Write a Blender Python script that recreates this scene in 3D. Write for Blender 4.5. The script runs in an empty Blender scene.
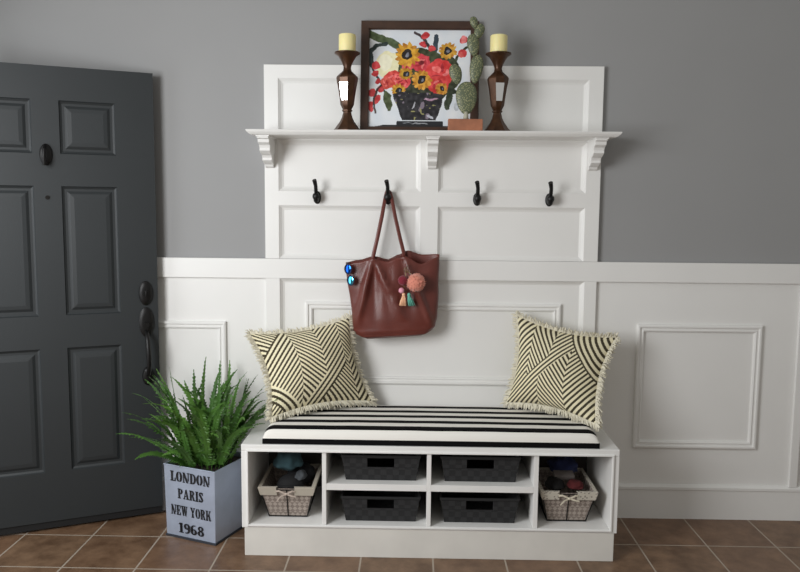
import bpy, math, random
import numpy as np
from mathutils import Vector, Matrix, noise
random.seed(7)
S = bpy.context.scene
PI = math.pi

# ------------------------------------------------------------------ camera
D, H, F = 3.5828, 1.4862, 762.56
PITCH, YAW, ROLL = 0.1043, 0.0178, 0.0092
fw = Vector((-math.sin(YAW)*math.cos(PITCH), math.cos(YAW)*math.cos(PITCH), -math.sin(PITCH)))
rt = Vector((math.cos(YAW), math.sin(YAW), 0)); up = rt.cross(fw)
r0 = rt*math.cos(ROLL)+up*math.sin(ROLL); u0 = -rt*math.sin(ROLL)+up*math.cos(ROLL)
cam = bpy.data.cameras.new('camera'); cam.sensor_width = 36; cam.lens = F/800*36; cam.clip_start = .05
co = bpy.data.objects.new('camera', cam); S.collection.objects.link(co)
co.matrix_world = Matrix(((r0.x, u0.x, -fw.x, 0), (r0.y, u0.y, -fw.y, -D), (r0.z, u0.z, -fw.z, H), (0, 0, 0, 1)))
S.camera = co
# ------------------------------------------------------------------ light
w = bpy.data.worlds.new('world'); S.world = w; w.use_nodes = True
w.node_tree.nodes['Background'].inputs[0].default_value = (1, .985, .94, 1)
w.node_tree.nodes['Background'].inputs[1].default_value = .36
def area(name, loc, target, sx, sy, power, col):
    l = bpy.data.lights.new(name, 'AREA'); l.shape = 'RECTANGLE'; l.size = sx; l.size_y = sy; l.energy = power; l.color = col
    o = bpy.data.objects.new(name, l); S.collection.objects.link(o); o.location = loc
    o.rotation_euler = (Vector(target)-Vector(loc)).to_track_quat('-Z', 'Y').to_euler()
area('daylight_key_left', (-2.05, -2.45, 1.75), (.1, 0, 1.0), 1.4, 1.4, 90, (.97, .985, 1))  # added key light from the left front, standing in for an unseen window
area('daylight_from_entry', (-2.75, -1.1, 1.2), (0, -.75, .9), .9, 2.0, 12, (.9, .95, 1))
S.view_settings.view_transform = 'Standard'; S.view_settings.look = 'None'
S.view_settings.exposure = 0.0; S.view_settings.gamma = 1; S.view_settings.use_curve_mapping = False

# ------------------------------------------------------------------ helpers
def srgb(r, g, b):
    f = lambda c: (c/255)/12.92 if c/255 <= .04045 else ((c/255+.055)/1.055)**2.4
    return (f(r), f(g), f(b), 1)
def mat(name, col, rough=.5, metal=0, noise_amt=0, noise_scale=8, bump=0, bump_scale=200, sheen=0, spec=.5):
    m = bpy.data.materials.new(name); m.use_nodes = True; nt = m.node_tree; b = nt.nodes['Principled BSDF']
    b.inputs['Base Color'].default_value = col; b.inputs['Roughness'].default_value = rough
    b.inputs['Metallic'].default_value = metal; b.inputs['Specular IOR Level'].default_value = spec
    if sheen: b.inputs['Sheen Weight'].default_value = sheen
    tc = nt.nodes.new('ShaderNodeTexCoord')
    if noise_amt:
        n = nt.nodes.new('ShaderNodeTexNoise'); n.inputs['Scale'].default_value = noise_scale; n.inputs['Detail'].default_value = 4
        nt.links.new(tc.outputs['Object'], n.inputs['Vector'])
        r = nt.nodes.new('ShaderNodeMapRange'); r.inputs[1].default_value = .3; r.inputs[2].default_value = .7
        r.inputs[3].default_value = 1-noise_amt; r.inputs[4].default_value = 1+noise_amt
        nt.links.new(n.outputs['Fac'], r.inputs[0])
        v = nt.nodes.new('ShaderNodeVectorMath'); v.operation = 'SCALE'; v.inputs[0].default_value = col[:3]
        nt.links.new(r.outputs[0], v.inputs['Scale']); nt.links.new(v.outputs[0], b.inputs['Base Color'])
    if bump:
        n = nt.nodes.new('ShaderNodeTexNoise'); n.inputs['Scale'].default_value = bump_scale
        nt.links.new(tc.outputs['Object'], n.inputs['Vector'])
        bp = nt.nodes.new('ShaderNodeBump'); bp.inputs['Strength'].default_value = bump; bp.inputs['Distance'].default_value = .002
        nt.links.new(n.outputs['Fac'], bp.inputs['Height']); nt.links.new(bp.outputs[0], b.inputs['Normal'])
    return m
def vcol_mat(name, rough=.8, bump=0, sheen=0):
    m = mat(name, (1, 1, 1, 1), rough, bump=bump, sheen=sheen); nt = m.node_tree
    a = nt.nodes.new('ShaderNodeVertexColor'); a.layer_name = 'paint'
    nt.links.new(a.outputs['Color'], nt.nodes['Principled BSDF'].inputs['Base Color']); return m
def nmath(nt, op, a, b=None):
    n = nt.nodes.new('ShaderNodeMath'); n.operation = op
    for i, x in enumerate((a, b)):
        if x is None: continue
        if isinstance(x, (int, float)): n.inputs[i].default_value = x
        else: nt.links.new(x, n.inputs[i])
    return n.outputs[0]
def mixcol(nt, fac, a, b):
    n = nt.nodes.new('ShaderNodeMix'); n.data_type = 'RGBA'
    for s, x in ((n.inputs[0], fac), (n.inputs[6], a), (n.inputs[7], b)):
        if isinstance(x, (tuple, float, int)): s.default_value = x
        else: nt.links.new(x, s)
    return n.outputs[2]

class MB:
    def __init__(s): s.v = []; s.f = []
    def add(s, vs, fs):
        k = len(s.v); s.v += [tuple(p) for p in vs]; s.f += [tuple(i+k for i in f) for f in fs]; return s
    def box(s, x0, x1, y0, y1, z0, z1, b=0):
        if b == 0:
            vs = [(x, y, z) for x in (x0, x1) for y in (y0, y1) for z in (z0, z1)]
            return s.add(vs, [(0, 1, 3, 2), (4, 6, 7, 5), (0, 4, 5, 1), (2, 3, 7, 6), (0, 2, 6, 4), (1, 5, 7, 3)])
        import bmesh
        bm = bmesh.new(); bmesh.ops.create_cube(bm, size=1)
        for v in bm.verts: v.co = Vector(((x0+x1)/2+v.co.x*(x1-x0), (y0+y1)/2+v.co.y*(y1-y0), (z0+z1)/2+v.co.z*(z1-z0)))
        bmesh.ops.bevel(bm, geom=bm.edges[:], offset=b, segments=2, affect='EDGES', profile=.5)
        bm.verts.index_update()
        s.add([v.co[:] for v in bm.verts], [[v.index for v in f.verts] for f in bm.faces]); bm.free(); return s
    def hexa(s, p):   # 8 points: bottom 4 ccw, top 4 ccw
        return s.add(p, [(3, 2, 1, 0), (4, 5, 6, 7), (0, 1, 5, 4), (1, 2, 6, 5), (2, 3, 7, 6), (3, 0, 4, 7)])
    def tube(s, pts, rad, n=8, cap=True, flat=1.0, upv=None):
        pts = [Vector(p) for p in pts]
        if isinstance(rad, (int, float)): rad = [rad]*len(pts)
        k = len(s.v); prev = None
        for i, p in enumerate(pts):
            t = (pts[min(i+1, len(pts)-1)]-pts[max(i-1, 0)]).normalized()
            if prev is None:
                a = Vector(upv) if upv else (Vector((0, 0, 1)) if abs(t.z) < .9 else Vector((1, 0, 0)))
            else: a = prev
            a = (a-t*a.dot(t)).normalized(); prev = a; b = t.cross(a)
            for j in range(n):
                an = 2*PI*j/n; s.v.append(tuple(p+a*math.cos(an)*rad[i]+b*math.sin(an)*rad[i]*flat))
        for i in range(len(pts)-1):
            for j in range(n):
                s.f.append((k+i*n+j, k+i*n+(j+1) % n, k+(i+1)*n+(j+1) % n, k+(i+1)*n+j))
        if cap:
            s.f.append(tuple(k+j for j in range(n))[::-1]); s.f.append(tuple(k+(len(pts)-1)*n+j for j in range(n)))
        return s
    def lathe(s, prof, n=32, cx=0, cy=0, ph=0, cap=True):
        k = len(s.v)
        for r, z in prof:
            for j in range(n):
                a = 2*PI*j/n+ph; s.v.append((cx+r*math.cos(a), cy+r*math.sin(a), z))
        for i in range(len(prof)-1):
            for j in range(n): s.f.append((k+i*n+j, k+i*n+(j+1) % n, k+(i+1)*n+(j+1) % n, k+(i+1)*n+j))
        if cap:
            s.f.append(tuple(k+j for j in range(n))[::-1]); s.f.append(tuple(k+(len(prof)-1)*n+j for j in range(n)))
        return s
    def prism(s, poly, a0, a1, plane='xz'):
        n = len(poly); P = {'xz': lambda p, a: (p[0], a, p[1]), 'yz': lambda p, a: (a, p[0], p[1]), 'xy': lambda p, a: (p[0], p[1], a)}[plane]
        return s.add([P(p, a0) for p in poly]+[P(p, a1) for p in poly],
                     [tuple(range(n))[::-1], tuple(range(n, 2*n))]+[(i, (i+1) % n, n+(i+1) % n, n+i) for i in range(n)])
    def ring(s, x0, x1, z0, z1, prof, y, fill=False):   # mitred frame; prof = [(inset, protrusion towards the room)]
        k = len(s.v)
        for d, h in prof:
            s.v += [(x0+d, y-h, z0+d), (x1-d, y-h, z0+d), (x1-d, y-h, z1-d), (x0+d, y-h, z1-d)]
        for i in range(len(prof)-1):
            for j in range(4): s.f.append((k+4*i+j, k+4*i+(j+1) % 4, k+4*i+4+(j+1) % 4, k+4*i+4+j))
        if fill: m = k+4*(len(prof)-1); s.f.append((m, m+1, m+2, m+3))
        return s
    def ell(s, c, r, n=16, m=10, M=None, fn=None):
        k = len(s.v); c = Vector(c)
        def pt(th, ph):
            d = Vector((math.sin(th)*math.cos(ph), math.sin(th)*math.sin(ph), math.cos(th)))
            q = Vector((d.x*r[0], d.y*r[1], d.z*r[2]))
            if fn: q = fn(d, q)
            if M: q = M @ q
            return tuple(c+q)
        s.v.append(pt(0, 0))
        for i in range(1, m):
            for j in range(n): s.v.append(pt(PI*i/m, 2*PI*j/n))
        s.v.append(pt(PI, 0)); e = len(s.v)-1
        for j in range(n): s.f.append((k, k+1+j, k+1+(j+1) % n)); s.f.append((e, k+1+(m-2)*n+(j+1) % n, k+1+(m-2)*n+j))
        for i in range(m-2):
            for j in range(n): s.f.append((k+1+i*n+j, k+1+(i+1)*n+j, k+1+(i+1)*n+(j+1) % n, k+1+i*n+(j+1) % n))
        return s
    def build(s, name, m, parent=None, smooth=False, bevel=0, sub=0, solid=0, angle=40):
        me = bpy.data.meshes.new(name); me.from_pydata(s.v, [], s.f); me.update()
        import bmesh
        bm = bmesh.new(); bm.from_mesh(me); bmesh.ops.recalc_face_normals(bm, faces=bm.faces[:]); bm.to_mesh(me); bm.free()
        me.materials.append(m)
        if smooth:
            for p in me.polygons: p.use_smooth = True
            if smooth != 'all': me.set_sharp_from_angle(angle=math.radians(angle))
        o = bpy.data.objects.new(name, me); S.collection.objects.link(o)
        if parent: o.parent = parent
        if solid: d = o.modifiers.new('solid', 'SOLIDIFY'); d.thickness = solid; d.offset = 0
        if bevel: d = o.modifiers.new('bevel', 'BEVEL'); d.width = bevel; d.segments = 2; d.limit_method = 'ANGLE'
        if sub: d = o.modifiers.new('sub', 'SUBSURF'); d.levels = sub; d.render_levels = sub
        return o
def tag(o, label, cat, group=None, kind=None):
    o['label'] = label; o['category'] = cat
    if group: o['group'] = group
    if kind: o['kind'] = kind
    return o
def thing(name, label, cat, loc=(0, 0, 0), rz=0, group=None):
    o = bpy.data.objects.new(name, None); S.collection.objects.link(o); o.location = loc; o.rotation_euler = (0, 0, rz)
    o.empty_display_size = .05; return tag(o, label, cat, group)
def struct(o): o['kind'] = 'structure'; return o
def dup(root, loc, label):
    c = root.copy(); S.collection.objects.link(c); c.location = loc; c['label'] = label
    for ch in list(root.children):
        d = ch.copy(); S.collection.objects.link(d); d.parent = c
        for g in list(ch.children): e = g.copy(); S.collection.objects.link(e); e.parent = d
    return c

# ------------------------------------------------------------------ materials
GREY = mat('grey_wall_paint', srgb(150, 150, 150), .8, noise_amt=.015, noise_scale=3, bump=.15, bump_scale=300)
WHITE = mat('white_paint', srgb(229, 228, 225), .42, noise_amt=.012, noise_scale=5, bump=.08, bump_scale=120)
BENCHW = mat('bench_white_paint', srgb(229, 228, 225), .45, noise_amt=.03, noise_scale=6, bump=.08, bump_scale=120)
DOORM = mat('charcoal_door_paint', srgb(41, 45, 47), .5, noise_amt=.03, noise_scale=4, bump=.15, bump_scale=250)
BLACKM = mat('blackened_iron', srgb(14, 13, 13), .45, metal=.3)
def tile_material():
    m = bpy.data.materials.new('terracotta_floor_tile'); m.use_nodes = True; nt = m.node_tree; b = nt.nodes['Principled BSDF']
    tc = nt.nodes.new('ShaderNodeTexCoord'); sp = nt.nodes.new('ShaderNodeSeparateXYZ'); nt.links.new(tc.outputs['Object'], sp.inputs[0])
    def line(s, off):
        a = nmath(nt, 'DIVIDE', nmath(nt, 'SUBTRACT', s, off-30.5), .305)
        fr = nmath(nt, 'FRACT', a); d = nmath(nt, 'ABSOLUTE', nmath(nt, 'SUBTRACT', fr, .5))
        return nmath(nt, 'GREATER_THAN', d, .5-.0036/.305), nmath(nt, 'FLOOR', a)
    lx, ix = line(sp.outputs[0], -.5154); ly, iy = line(sp.outputs[1], -.3142)
    g = nmath(nt, 'MAXIMUM', lx, ly)
    cb = nt.nodes.new('ShaderNodeCombineXYZ'); nt.links.new(ix, cb.inputs[0]); nt.links.new(iy, cb.inputs[1])
    wn = nt.nodes.new('ShaderNodeTexWhiteNoise'); nt.links.new(cb.outputs[0], wn.inputs['Vector'])
    n = nt.nodes.new('ShaderNodeTexNoise'); n.inputs['Scale'].default_value = 9; n.inputs['Detail'].default_value = 7; n.inputs['Roughness'].default_value = .65
    nt.links.new(tc.outputs['Object'], n.inputs['Vector'])
    rm = nt.nodes.new('ShaderNodeMapRange'); rm.inputs[1].default_value = .35; rm.inputs[2].default_value = .65; nt.links.new(n.outputs['Fac'], rm.inputs[0])
    c = mixcol(nt, rm.outputs[0], srgb(88, 65, 46), srgb(130, 103, 79))
    c2 = mixcol(nt, nmath(nt, 'MULTIPLY', wn.outputs['Value'], .35), c, srgb(118, 84, 62))
    c3 = mixcol(nt, g, c2, srgb(160, 148, 134))
    nt.links.new(c3, b.inputs['Base Color'])
    nt.links.new(nmath(nt, 'ADD', nmath(nt, 'MULTIPLY', g, .4), .42), b.inputs['Roughness'])
    bp = nt.nodes.new('ShaderNodeBump'); bp.inputs['Distance'].default_value = .003; bp.inputs['Strength'].default_value = .5
    nt.links.new(nmath(nt, 'SUBTRACT', nmath(nt, 'MULTIPLY', n.outputs['Fac'], .5), g), bp.inputs['Height']); nt.links.new(bp.outputs[0], b.inputs['Normal'])
    return m
TILE = tile_material()

# ------------------------------------------------------------------ the room
struct(MB().box(-2.08, 2.9, -4.6, .1, -.06, 0).build('floor', TILE))
struct(MB().box(-2.08, 2.9, 0, .12, 0, 2.9).build('wall_back', GREY))
struct(MB().box(-2.18, -2.08, -.42, .12, 0, 2.9).box(-2.18, -2.08, -1.42, -.42, 2.1, 2.9).box(-2.18, -2.08, -1.9, -1.42, 0, 2.9).build('wall_left', GREY))
T = -.022
struct(MB().box(-2.08, 2.9, -.005, 0, .16, 1.15).build('trim_1', WHITE))                 # wainscot sheet
struct(MB().box(-2.08, 2.9, T, -.005, 1.143, 1.236).build('trim_2', WHITE, bevel=.002))    # chair rail board
st = MB()
for x0, x1 in ((-.696, -.629), (.799, .855), (1.806, 1.843)): st.box(x0, x1, T, -.005, .165, 1.143)
struct(st.build('trim_3', WHITE, bevel=.0015))                                               # vertical battens
struct(MB().box(-2.08, 2.9, -.02, 0, 0, .142).prism([(-.02, .142), (0, .142), (0, .167), (-.012, .167), (-.026, .158), (-.026, .146)], -2.08, 2.9, 'yz')
       .build('baseboard_back', WHITE))
MOULD = [(0, 0), (0, .012), (.006, .016), (.013, .016), (.017, .009), (.024, .009), (.028, .013), (.034, .010), (.037, 0)]
for i, (x0, x1, z0, z1) in enumerate(((-1.76, -.889, .35, .934), (-.511, .695, .642, 1.034), (1.055, 1.64, .347, .944))):
    struct(MB().ring(x0, x1, z0, z1, MOULD, -.005).build('trim_%d' % (4+i), WHITE))
BEV = [(0, .017), (.002, .014), (.012, .004), (.020, 0)]
rb = MB()
for x0, x1 in ((-.629, .799),): rb.ring(x0, x1, .4, 1.143, BEV, -.005)
struct(rb.build('trim_7', WHITE))
struct(MB().box(-2.08, -2.0, -.53, -.455, 2.06, 2.12).box(-2.1, -2.07, -1.42, -.42, 2.06, 2.12).build('trim_8', WHITE)) if False else None

# ------------------------------------------------------------------ open front door
dh = (-2.0101, -.4453); ang = math.atan2(.417, .909)
fr = MB(); W = .9; zb, zt = .045, 2.074
cols = [(.165, .395), (.505, .735)]; rows = [(.275, .84), (.987, 1.56), (1.70, 1.93)]
xs = sorted([0, W]+[W-c for cc in cols for c in cc]); zs = sorted([zb, zt]+[r for rr in rows for r in rr])
PANEL = [(0, 0), (.004, -.006), (.012, -.011), (.022, -.011), (.034, -.004), (.05, -.002)]
for i in range(len(xs)-1):
    for j in range(len(zs)-1):
        x0, x1, z0, z1 = xs[i], xs[i+1], zs[j], zs[j+1]
        if i in (1, 3) and j in (1, 3, 5): fr.ring(x0, x1, z0, z1, PANEL, 0, fill=True)
        else: fr.add([(x0, 0, z0), (x1, 0, z0), (x1, 0, z1), (x0, 0, z1)], [(0, 1, 2, 3)])
fr.add([(0, 0, zb), (W, 0, zb), (W, .044, zb), (0, .044, zb), (0, 0, zt), (W, 0, zt), (W, .044, zt), (0, .044, zt)],
       [(0, 1, 2, 3), (4, 5, 6, 7), (1, 2, 6, 5), (2, 3, 7, 6), (3, 0, 4, 7)])
door = struct(fr.build('door_1', DOORM)); door.location = (dh[0], dh[1], 0); door.rotation_euler = (0, 0, ang)
door['label'] = 'charcoal grey six-panel front door standing open at the left'; door['category'] = 'door'
MB().box(0, W, .008, .036, .012, .05).build('door_sweep', mat('black_rubber', srgb(18, 18, 19), .7), door)
def oval(mb, cx, cz, rx, rz, y0, y1, n=28, dome=.5):
    pr = [(1, y0), (1, y0+(y1-y0)*.5), (.85, y0+(y1-y0)*.85), (.5, y1)]
    k = len(mb.v)
    for s_, y in pr:
        for j in range(n): a = 2*PI*j/n; mb.v.append((cx+rx*s_*math.cos(a), y, cz+rz*s_*math.sin(a)))
    for i in range(len(pr)-1):
        for j in range(n): mb.f.append((k+i*n+j, k+i*n+(j+1) % n, k+(i+1)*n+(j+1) % n, k+(i+1)*n+j))
    mb.f.append(tuple(k+j for j in range(n))); mb.f.append(tuple(k+(len(pr)-1)*n+j for j in range(n))); return mb
hx = W-.055
db = oval(MB(), hx, 1.075, .03, .057, .001, -.016).build('deadbolt', BLACKM, door, smooth=True)
MB().tube([(hx, -.01, 1.075), (hx, -.028, 1.075)], .013, 16).box(hx-.004, hx+.004, -.036, -.026, 1.06, 1.09, .002).build('lock_cylinder', BLACKM, db, smooth=True)
hp = oval(MB(), hx, .94, .033, .07, .001, -.014).build('door_handle', BLACKM, door, smooth=True)
MB().tube([(hx, -.012, .93), (hx, -.034, .93)], .012, 12).build('thumb_latch', BLACKM, hp, smooth=True)
g = MB().tube([(hx, -.012, .895), (hx, -.035, .885), (hx, -.052, .86), (hx+.003, -.058, .80), (hx+.004, -.055, .74), (hx+.002, -.04, .70), (hx, -.012, .69)],
              [.009, .010, .011, .012, .011, .009, .008], 12)
oval(g, hx, .685, .024, .043, .001, -.02).build('grip', BLACKM, hp, smooth=True)
kx = W-.452
kn = oval(MB(), kx, 1.695, .026, .047, .001, -.014).build('door_knocker', BLACKM, door, smooth=True)
MB().tube([(kx-.002, -.012, 1.735), (kx-.006, -.04, 1.715), (kx-.008, -.046, 1.68), (kx-.004, -.03, 1.652)], [.006, .007, .009, .011], 10).build('knocker_ring', BLACKM, kn, smooth=True)
MB().tube([(kx, .001, 1.51), (kx, -.004, 1.51)], .009, 16).build('peephole', mat('dark_bronze', srgb(38, 36, 34), .4, metal=.8), door, smooth=True)

# ------------------------------------------------------------------ hall tree (coat rack board with shelf)
ht = thing('hall_tree', 'white panelled coat rack board with a bracketed top shelf on the grey wall', 'coat rack')
P = MB().box(-.696, .855, -.006, -.001, 1.237, 2.124)
P.build('back_panel', WHITE, ht)
X0, X1 = -.696, .855
fm = MB()
fm.box(X0, -.632, T, -.006, 1.237, 2.125).box(.79, X1, T, -.006, 1.237, 2.125)
fm.box(-.632, .79, T, -.006, 2.065, 2.125).box(-.632, .79, T, -.006, 1.486, 1.551).box(.028, .109, T, -.006, 1.551, 1.785).box(.028, .109, T, -.006, 1.237, 1.486)
fm.box(-.632, .79, T, -.006, 1.785, 1.792)
fm.build('face_frame', WHITE, ht)
for x0, x1, z0, z1 in ((-.632, .028, 1.237, 1.486), (.109, .79, 1.237, 1.486), (-.632, .028, 1.551, 1.785), (.109, .79, 1.551, 1.785), (-.632, .79, 1.814, 2.065)):
    MB().ring(x0, x1, z0, z1, [(0, .0158), (.004, .012), (.013, .004), (.022, .0002)], -.006).build('panel_moulding', WHITE, ht)
SY = -.226
sh = MB()
loops = [(0, 1.814), (-.002, 1.811), (.002, 1.804), (.012, 1.795), (.018, 1.792)]
k = 0
for d, z in loops: sh.v += [(-.737+d, T, z), (-.737+d, SY+d, z), (.891-d, SY+d, z), (.891-d, T, z)]
for i in range(len(loops)-1):
    for j in range(3): sh.f.append((4*i+j, 4*i+j+1, 4*i+5+j, 4*i+4+j))
    sh.f.append((4*i+3, 4*i, 4*i+4, 4*i+7))
sh.f += [(0, 1, 2, 3), (16, 17, 18, 19)]
shelf = sh.build('shelf', WHITE, ht)
cb = [(T, 1.792), (-.192, 1.792), (-.194, 1.780), (-.178, 1.776), (-.174, 1.762), (-.150, 1.752), (-.142, 1.738), (-.146, 1.728), (-.122, 1.716),
      (-.100, 1.710), (-.090, 1.698), (-.094, 1.688), (-.070, 1.678), (-.046, 1.672), (-.040, 1.662), (T, 1.656)]
for cx in (-.671, .079, .815):
    c = MB()
    zz = [p[1] for p in cb]
    c.prism(cb, -.026, .026, 'yz'); c.v = [(cx+x*(.70+.30*max(0, (z-1.656)/.136)**.6), y, z) for x, y, z in c.v]
    c.prism([(T, 1.792), (-.200, 1.792), (-.200, 1.786), (T, 1.786)], cx-.030, cx+.030, 'yz')
    c.build('bracket', WHITE, ht, bevel=.0015)

# coat hooks
def hook_parts(root):
    m = oval(MB(), 0, -.012, .018, .030, 0, -.010)
    m.build('mounting_plate', BLACKM, root, smooth=True)
    MB().tube([(0, -.006, -.004), (0, -.028, .002), (0, -.045, .016), (0, -.053, .038), (-.004, -.058, .060), (-.006, -.062, .066)], [.011, .0105, .009, .0085, .010, .0105], 12).build('upper_prong', BLACKM, root, smooth=True)
    MB().tube([(0, -.006, -.012), (0, -.025, -.024), (0, -.038, -.026), (0, -.046, -.016), (0, -.048, -.004)], [.013, .0125, .012, .012, .012], 12).ell((0, -.046, -.008), (.0165, .014, .018)).build('lower_prong', BLACKM, root, smooth=True)
hk = thing('coat_hook', 'black iron coat hook left of the hanging bag, leftmost on the white board', 'coat hook', (-.452, T, 1.535), 0, 'coat hooks on the board'); hook_parts(hk)
dup(hk, (-.123, T, 1.535), 'black iron coat hook that carries the brown handbag')
dup(hk, (.289, T, 1.533), 'black iron coat hook between the handbag hook and the rightmost hook')
dup(hk, (.622, T, 1.533), 'rightmost black iron coat hook on the white board')

# ------------------------------------------------------------------ storage bench
B0, B1, BY0, BY1, BZ = -.716, .866, -.486, -.03, .487
bench = thing('storage_bench', 'long white wooden storage bench with six cubbies on the tiled floor', 'bench', (.075, -.26, 0))
def bp(mb, name, m=BENCHW, **k):
    mb.v = [(x-.075, y+.26, z) for x, y, z in mb.v]; return mb.build(name, m, bench, **k)
bp(MB().box(B0, B1, BY0, BY1, .458, BZ), 'seat_board', bevel=.003)
bp(MB().box(B0, B0+.030, BY0+.001, BY1, .125, .458), 'side_panel', bevel=.002)
bp(MB().box(B1-.030, B1, BY0+.001, BY1, .125, .458), 'side_panel', bevel=.002)
bp(MB().box(B0+.03, B1-.03, BY0+.003, BY1-.008, .125, .141), 'bottom_board', bevel=.001)
for a, b in ((-.376, -.358), (.065, .083), (.513, .532)): bp(MB().box(a, b, BY0+.003, BY1-.008, .1412, .4578), 'divider', bevel=.001)
for a, b in ((-.3578, .0648), (.0832, .5128)): bp(MB().box(a, b, BY0+.003, BY1-.008, .294, .322), 'cubby_shelf', bevel=.001)
bp(MB().box(B0+.01, B1-.01, BY0+.004, BY1, 0, .1248), 'plinth', mat('worn_white_paint', srgb(214, 211, 204), .5, noise_amt=.05, noise_scale=7), bevel=.002)
bp(MB().box(B0+.03, B1-.03, BY1-.008, BY1, .125, .458), 'back_board', mat('shade_toned_backing', srgb(70, 66, 62), .8))  # cubby shadow put into the back board's dark base colour
lip = MB()
lip.ring(B0+.022, B1-.022, .132, .466, [(0, 0), (0, .004), (.002, .006), (.007, .006), (.009, 0)], BY0)
bp(lip, 'edge_bead')

# seat cushion
def cushion_material():
    m = mat('black_white_stripe_cloth', (1, 1, 1, 1), .9, bump=.3, bump_scale=400, spec=.15); nt = m.node_tree; b = nt.nodes['Principled BSDF']
    tc = nt.nodes.new('ShaderNodeTexCoord'); sp = nt.nodes.new('ShaderNodeSeparateXYZ'); nt.links.new(tc.outputs['Object'], sp.inputs[0])
    y, z = sp.outputs[1], sp.outputs[2]    # local: y from the front edge, z from the bottom
    ph = nmath(nt, 'FRACT', nmath(nt, 'DIVIDE', nmath(nt, 'SUBTRACT', y, .020-.83), .083))
    s = nmath(nt, 'LESS_THAN', ph, .47)
    s = nmath(nt, 'MULTIPLY', s, nmath(nt, 'GREATER_THAN', y, .012))
    low = nmath(nt, 'MULTIPLY', nmath(nt, 'LESS_THAN', z, .024), nmath(nt, 'LESS_THAN', y, .03))
    fac = nmath(nt, 'MAXIMUM', s, low)
    nt.links.new(mixcol(nt, fac, srgb(232, 229, 222), srgb(9, 8, 10)), b.inputs['Base Color']); return m
import bmesh
cw, cd, ch = 1.412, .438, .066
cm = MB(); nx, ny = 120, 60
def cz(x, y):
    e = min(x, cw-x)/.05; f = min(y, cd-y)/.045
    g1 = math.sqrt(max(0, 1-(1-min(e, 1))**2.4)); g2 = math.sqrt(max(0, 1-(1-min(f, 1))**2.2))
    q = .024+(ch-.024)*min(g1, 1)*g2
    return q+.004*math.sin(PI*x/cw)*math.sin(PI*y/cd)+.0012*noise.noise(Vector((x*9, y*9, 1)))
def gx(i, n, L): t = i/n; return L*(t-.09*math.sin(2*PI*t)*.9) if False else L*(.5-.5*math.cos(PI*t)*(.35)-.325*(1-2*t))
grid = [[None]*(ny+1) for _ in range(nx+1)]
for i in range(nx+1):
    for j in range(ny+1):
        x, y = gx(i, nx, cw), gx(j, ny, cd)
        grid[i][j] = len(cm.v); cm.v.append((x, y, cz(x, y)))
for i in range(nx):
    for j in range(ny): cm.f.append((grid[i][j], grid[i+1][j], grid[i+1][j+1], grid[i][j+1]))
per = [grid[i][0] for i in range(nx+1)]+[grid[nx][j] for j in range(1, ny+1)]+[grid[i][ny] for i in range(nx-1, -1, -1)]+[grid[0][j] for j in range(ny-1, 0, -1)]
k = len(cm.v)
for p in per: cm.v.append((cm.v[p][0], cm.v[p][1], .001))
for i in range(len(per)): cm.f.append((per[i], per[(i+1) % len(per)], k+(i+1) % len(per), k+i))
cm.f.append(tuple(range(k, k+len(per))))
cu = cm.build('seat_cushion', cushion_material(), smooth=True, angle=60); cu.location = (-.628, -.476, BZ)
tag(cu, 'long black and white striped seat cushion on the storage bench', 'cushion')

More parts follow.
